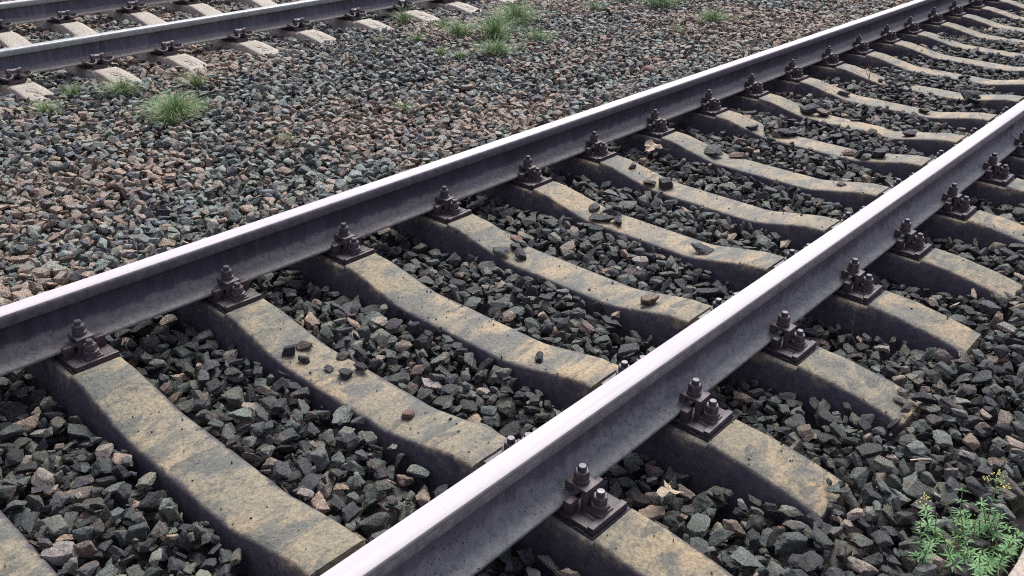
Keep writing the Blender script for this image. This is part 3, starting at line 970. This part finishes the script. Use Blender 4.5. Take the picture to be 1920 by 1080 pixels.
# a smooth reddish cobble in the strip beyond the middle rail
def single(name, x, y, z, s, col, rot, v, lab, sc=(1, 1, 1)):
    o = bpy.data.objects.new(name, rocks[v][0])
    C.objects.link(o)
    o.location = (x, y, z); o.rotation_euler = rot; o.scale = (s * sc[0], s * sc[1], s * sc[2]); o.color = (*col, 1)
    o.material_slots[0].link = 'OBJECT'; o.material_slots[0].material = MT['stone1']
    return tag(o, lab, 'stone')
bm = bmesh.new()
bmesh.ops.create_icosphere(bm, subdivisions=4, radius=.5)
for v in bm.verts: v.co *= 1 + .12 * noise.noise(v.co * 2.2 + Vector((3, 1, 7)))
me = bpy.data.meshes.new('cobble'); bm.to_mesh(me); bm.free(); me.materials.append(MT['stone1']); me.shade_smooth()
o = bpy.data.objects.new('cobble', me); C.objects.link(o)
o.location = (-.74, 4.40, -.055); o.scale = (.10, .085, .07); o.rotation_euler = (.2, .1, .5); o.color = (.40, .24, .20, 1)
tag(o, 'smooth rounded reddish cobble among sharp gravel, just beyond the middle rail', 'stone')

# ------------------------------------------------------------------ dry leaves
def leaf_mesh(seed, s, lobes=3, amp=.36):
    rr = random.Random(seed)
    bm = bmesh.new()
    n = 40
    c = bm.verts.new((0, 0, 0))
    ring = []; mid = []
    for k in range(n):
        t = 2 * math.pi * k / n
        r = s * (.98 - amp + amp * math.cos(lobes * t + .4) + .07 * math.cos(11 * t + seed) + rr.uniform(-.03, .03))
        z = .16 * s * math.cos(2 * t + seed) + .08 * s * math.sin(5 * t)
        ring.append(bm.verts.new((r * math.cos(t), .85 * r * math.sin(t), z)))
        mid.append(bm.verts.new((.5 * r * math.cos(t), .43 * r * math.sin(t), z * .3 + .05 * s * math.sin(3 * t))))
    for k in range(n):
        bm.faces.new((c, mid[k], mid[(k + 1) % n])); bm.faces.new((mid[k], ring[k], ring[(k + 1) % n], mid[(k + 1) % n]))
    bmesh.ops.solidify(bm, geom=bm.faces, thickness=.0006)
    return bm
def dry_leaf(x, y, z, s, rot, seed, lab, lobes=3, amp=.36):
    r = link('dry_leaf', leaf_mesh(seed, s, lobes, amp), MT['dryleaf'], None, 60)
    r.location = (x, y, z); r.rotation_euler = rot
    tag(r, lab, 'leaf')
    bm = bmesh.new()
    add_tube(bm, [(0, 0, 0), (.8 * s, -.2 * s, -.15 * s), (1.5 * s, -.6 * s, -.2 * s)], .0015, 6)
    link('stalk', bm, MT['twig'], r)
    return r
dry_leaf(.225, 3.01, -.035, .058, (.35, -.15, .75), 3, 'broad cream dry leaf between two sleepers right of the middle rail', 3, .2)
dry_leaf(1.80, .775, -.065, .045, (.15, .2, 2.4), 5, 'small pale curled dry leaf on dark stones outside the nearest rail', 3)

# ------------------------------------------------------------------ dead stalks
bm = bmesh.new()
pts = [Vector((1.80, 1.92, -.11)) + Vector((.006 * math.sin(k * 1.1), .006 * k, .022 * k)) for k in range(10)]
add_tube(bm, pts, .0018, 6, .0008)
for k in (3, 5, 7, 8):
    add_tube(bm, [pts[k], pts[k] + Vector((.012 * (-1) ** k, .004, .006)), pts[k] + Vector((.02 * (-1) ** k, .006, .014))], .0012, 5, .0006)
tag(link('dead_stalk', bm, MT['twig']), 'thin dead weed stalk standing in front of a fastening outside the nearest rail', 'plant')
bm = bmesh.new()
pts = [Vector((.50, 5.17, -.11)) + Vector((.004 * math.sin(k), .003 * k, .03 * k)) for k in range(8)]
add_tube(bm, pts, .004, 6, .002)
for k in (3, 5, 6):
    add_tube(bm, [pts[k], pts[k] + Vector((.02 * (-1) ** k, .01, .02)), pts[k] + Vector((.035 * (-1) ** k, .01, .05))], .0025, 5, .001)
tag(link('dead_stalk', bm, MT['twig']), 'short brown dead stalk rising from stones between upper sleepers', 'plant')
for (x, y, z, dx, dy, dz, lab) in ((2.23, 1.33, -.055, .05, .03, .012, 'pale straw lying on dark stones at lower right'),
                                  (2.30, 1.26, -.06, .008, -.08, .02, 'thin dark twig lying on stones left of the green weed')):
    bm = bmesh.new()
    add_tube(bm, [(x, y, z), (x + dx * .5, y + dy * .5, z + dz * .7), (x + dx, y + dy, z + dz)], .0018, 6)
    tag(link('twig', bm, MT['dryleaf'] if 'straw' in lab else MT['twig']), lab, 'twig')

# ------------------------------------------------------------------ grass tufts
def blade(bm, base, d, L, w, bend, mi=0):
    side = Vector((-d.y, d.x, 0)).normalized()
    prev = None
    n = 5
    for k in range(n + 1):
        t = k / n
        p = base + Vector((d.x * bend * L * t * t, d.y * bend * L * t * t, L * (t - .45 * bend * t * t)))
        ww = w * (1 - t) ** .7 / 2 + .0002
        cur = (bm.verts.new(p - side * ww), bm.verts.new(p + side * ww))
        if prev:
            f = bm.faces.new((prev[0], prev[1], cur[1], cur[0])); f.material_index = mi
        prev = cur
def tuft(x, y, spread, L, n, lab, dry=.12, z=-.085):
    bm = bmesh.new()
    for k in range(n):
        a = random.uniform(0, 6.283); r = spread * abs(random.gauss(0, .55)) * (1 + .35 * math.sin(3 * a + x * 9))
        b = Vector((r * math.cos(a), r * math.sin(a), 0))
        a2 = a + random.gauss(0, 1.3)
        d = Vector((math.cos(a2), math.sin(a2), 0))
        blade(bm, b, d, L * random.uniform(.5, 1.35) * (1 - .35 * (r / spread) ** 2), random.uniform(.0018, .0034), random.uniform(.2, 1.5), 1 if random.random() < dry else 0)
    o = link('grass_tuft', bm, [MT['grass'], MT['drygrass']], None, 0)
    o.location = (x, y, z)
    return tag(o, lab, 'grass tuft', 'grass tufts growing in the gravel')
TUFTS = [
 (-2.15, 1.60, .13, .15, 520, 'largest bushy green grass tuft at left, between far track and middle rail', .08),
 (-2.05, 1.50, .06, .10, 130, 'low yellowish grass patch touching the near side of the large left tuft', .3),
 (-2.84, 1.62, .10, .11, 230, 'grass tuft growing right at the end of the second far sleeper', .25),
 (-2.64, 2.02, .06, .12, 110, 'thin grass tuft right of and behind the large left tuft', .1),
 (-3.02, 1.40, .05, .08, 70, 'tiny grass tuft between the two leftmost far sleeper ends', .2),
 (-2.75, 1.10, .09, .09, 90, 'sparse low grass at the far left, below the leftmost far sleeper', .2),
 (-1.33, 1.78, .05, .06, 60, 'small yellowish grass sprig alone in the gravel nearest the middle rail', .5),
 (-1.31, 2.62, .05, .08, 40, 'faint thin grass sprig in gravel above the middle of the long rail', .3),
 (-2.55, 5.02, .14, .17, 560, 'large fan-shaped grass tuft at top centre', .15),
 (-2.26, 4.44, .09, .19, 300, 'tall narrow grass tuft left of the fan-shaped one', .05),
 (-1.97, 4.62, .10, .10, 170, 'low grass patch on the right of the tall narrow tuft', .1),
 (-1.90, 4.07, .11, .11, 260, 'grass patch directly below the tall narrow tuft', .1),
 (-2.58, 4.35, .11, .10, 190, 'wide sparse grass left of the tall narrow tuft', .12),
 (-2.85, 4.45, .08, .08, 100, 'scattered grass farther up left of the tall narrow tuft', .15),
 (-2.12, 6.60, .14, .15, 320, 'bright leafy green tuft at the top edge, right of centre', .05),
 (-1.39, 6.36, .12, .11, 260, 'isolated bright green tuft near the top, closest to the long rail', .1),
 (-2.45, 6.00, .07, .09, 90, 'small tuft at the top edge just right of the fan-shaped tuft', .15),
 (-2.50, 6.56, .10, .10, 130, 'thin grass at the very top edge left of the bright leafy tuft', .1),
 (-3.28, 4.38, .06, .11, 110, 'small dense tuft between two far sleeper ends at top centre', .1),
 (-2.63, 3.96, .05, .08, 70, 'small grass sprig left of the scattered patches at top centre', .15),
 (-2.01, 3.80, .05, .07, 70, 'lowest small grass sprig under the top centre patches', .3),
 (-2.17, 3.77, .05, .07, 50, 'bright tiny sprout beside tan stones at top centre', .2),
 (-1.38, 5.74, .08, .07, 60, 'pale sparse grass below the isolated bright tuft', .5),
 (-2.80, 3.74, .06, .06, 50, 'yellowing sprig below the fourth far sleeper end', .6),
]
for (x, y, sp, L, n, lab, dry) in TUFTS:
    k = 1.25 if y > 3.5 else 1.05
    tuft(x, y, sp * k, L * k, int(n * 1.8), lab, dry)

# ------------------------------------------------------------------ green weed with yellow flowers, bottom right corner
root = empty('flowering_weed', (2.485, 1.06, -.068))
tag(root, 'bright green weed with whorled leaves and tiny yellow flowers beside the kerb', 'weed')
rr = random.Random(11)
bmS = bmesh.new()
def lance(bm, p, d, up, L, w):
    side = d.cross(up).normalized()
    prof = [(0, .12), (.25, .8), (.5, 1.0), (.78, .6), (1.0, .03)]
    rows = []
    for t, k in prof:
        q = p + d * L * t - up * (.22 * L * t * t)
        rows.append((bm.verts.new(q - side * w * k / 2), bm.verts.new(q - up * .06 * w), bm.verts.new(q + side * w * k / 2)))
    for a, b in zip(rows[:-1], rows[1:]):
        bm.faces.new((a[0], a[1], b[1], b[0])); bm.faces.new((a[1], a[2], b[2], b[1]))
NST = 36
leaf_bms = []
for s in range(NST):
    bx, by = rr.uniform(-.10, .10), rr.uniform(-.12, .12)
    H_ = rr.uniform(.04, .11)
    lean = Vector((rr.gauss(-.15, .35), rr.gauss(.0, .35), 0))
    if s == 0: bx, by, H_, lean = -.01, .11, .155, Vector((-.10, .30, 0))
    if s == 1: bx, by, H_, lean = -.11, .0, .115, Vector((-.25, -.05, 0))
    if s == 2: bx, by, H_, lean = -.06, .06, .13, Vector((-.2, .3, 0))
    n = 8
    pts = [Vector((bx, by, 0)) + Vector((lean.x * H_ * (k / n) ** 1.5, lean.y * H_ * (k / n) ** 1.5, H_ * k / n)) for k in range(n + 1)]
    add_tube(bmS, pts, .0021, 6, .0011)
    lb = bmesh.new()
    d_ = .024
    z = rr.uniform(.02, .03)
    while z < H_:
        t = z / H_ * n; i = min(int(t), n - 1)
        p = pts[i].lerp(pts[i + 1], t - i)
        ax = (pts[i + 1] - pts[i]).normalized()
        a0 = rr.uniform(0, 6)
        nl = rr.choice((6, 7, 8))
        LL = rr.uniform(.025, .036) * (1.15 - .5 * z / H_)
        for k in range(nl):
            a = a0 + 2 * math.pi * k / nl
            d = Vector((math.cos(a), math.sin(a), 0)); d = (d - ax * d.dot(ax)).normalized()
            d = (d + ax * rr.uniform(.05, .5)).normalized()
            lance(lb, p, d, ax, LL * rr.uniform(.8, 1.1), LL * .19)
        z += d_ * rr.uniform(.75, 1.2)
    leaf_bms.append(lb)
    if s in (0, 1) or (s > 2 and rr.random() < .1):
        tip = pts[-1]
        bmF = bmesh.new()
        for q in range(24 if s < 2 else 5):
            c = tip + Vector((rr.gauss(0, .008), rr.gauss(0, .008), rr.gauss(.0, .012)))
            r_ = bmesh.ops.create_icosphere(bmF, subdivisions=1, radius=rr.uniform(.0013, .0026))
            for v in r_['verts']: v.co += c
        if s == 0:
            for oy in ((-.024, .0, -.02), (.02, .01, -.03)):
                for q in range(12):
                    c = tip + Vector(oy) + Vector((rr.gauss(0, .006), rr.gauss(0, .006), rr.gauss(0, .004)))
                    r_ = bmesh.ops.create_icosphere(bmF, subdivisions=1, radius=rr.uniform(.0013, .0024))
                    for v in r_['verts']: v.co += c
                add_tube(bmS, [pts[6], tip + Vector(oy)], .0012, 5, .0008)
        link('flower_head', bmF, MT['flower'], root)
link('stems', bmS, MT['stem'], root)
bmL = bmesh.new()
for lb in leaf_bms:
    me = bpy.data.meshes.new('t'); lb.to_mesh(me); lb.free(); bmL.from_mesh(me); bpy.data.meshes.remove(me)
link('leaves', bmL, MT['leafg'], root, 60)
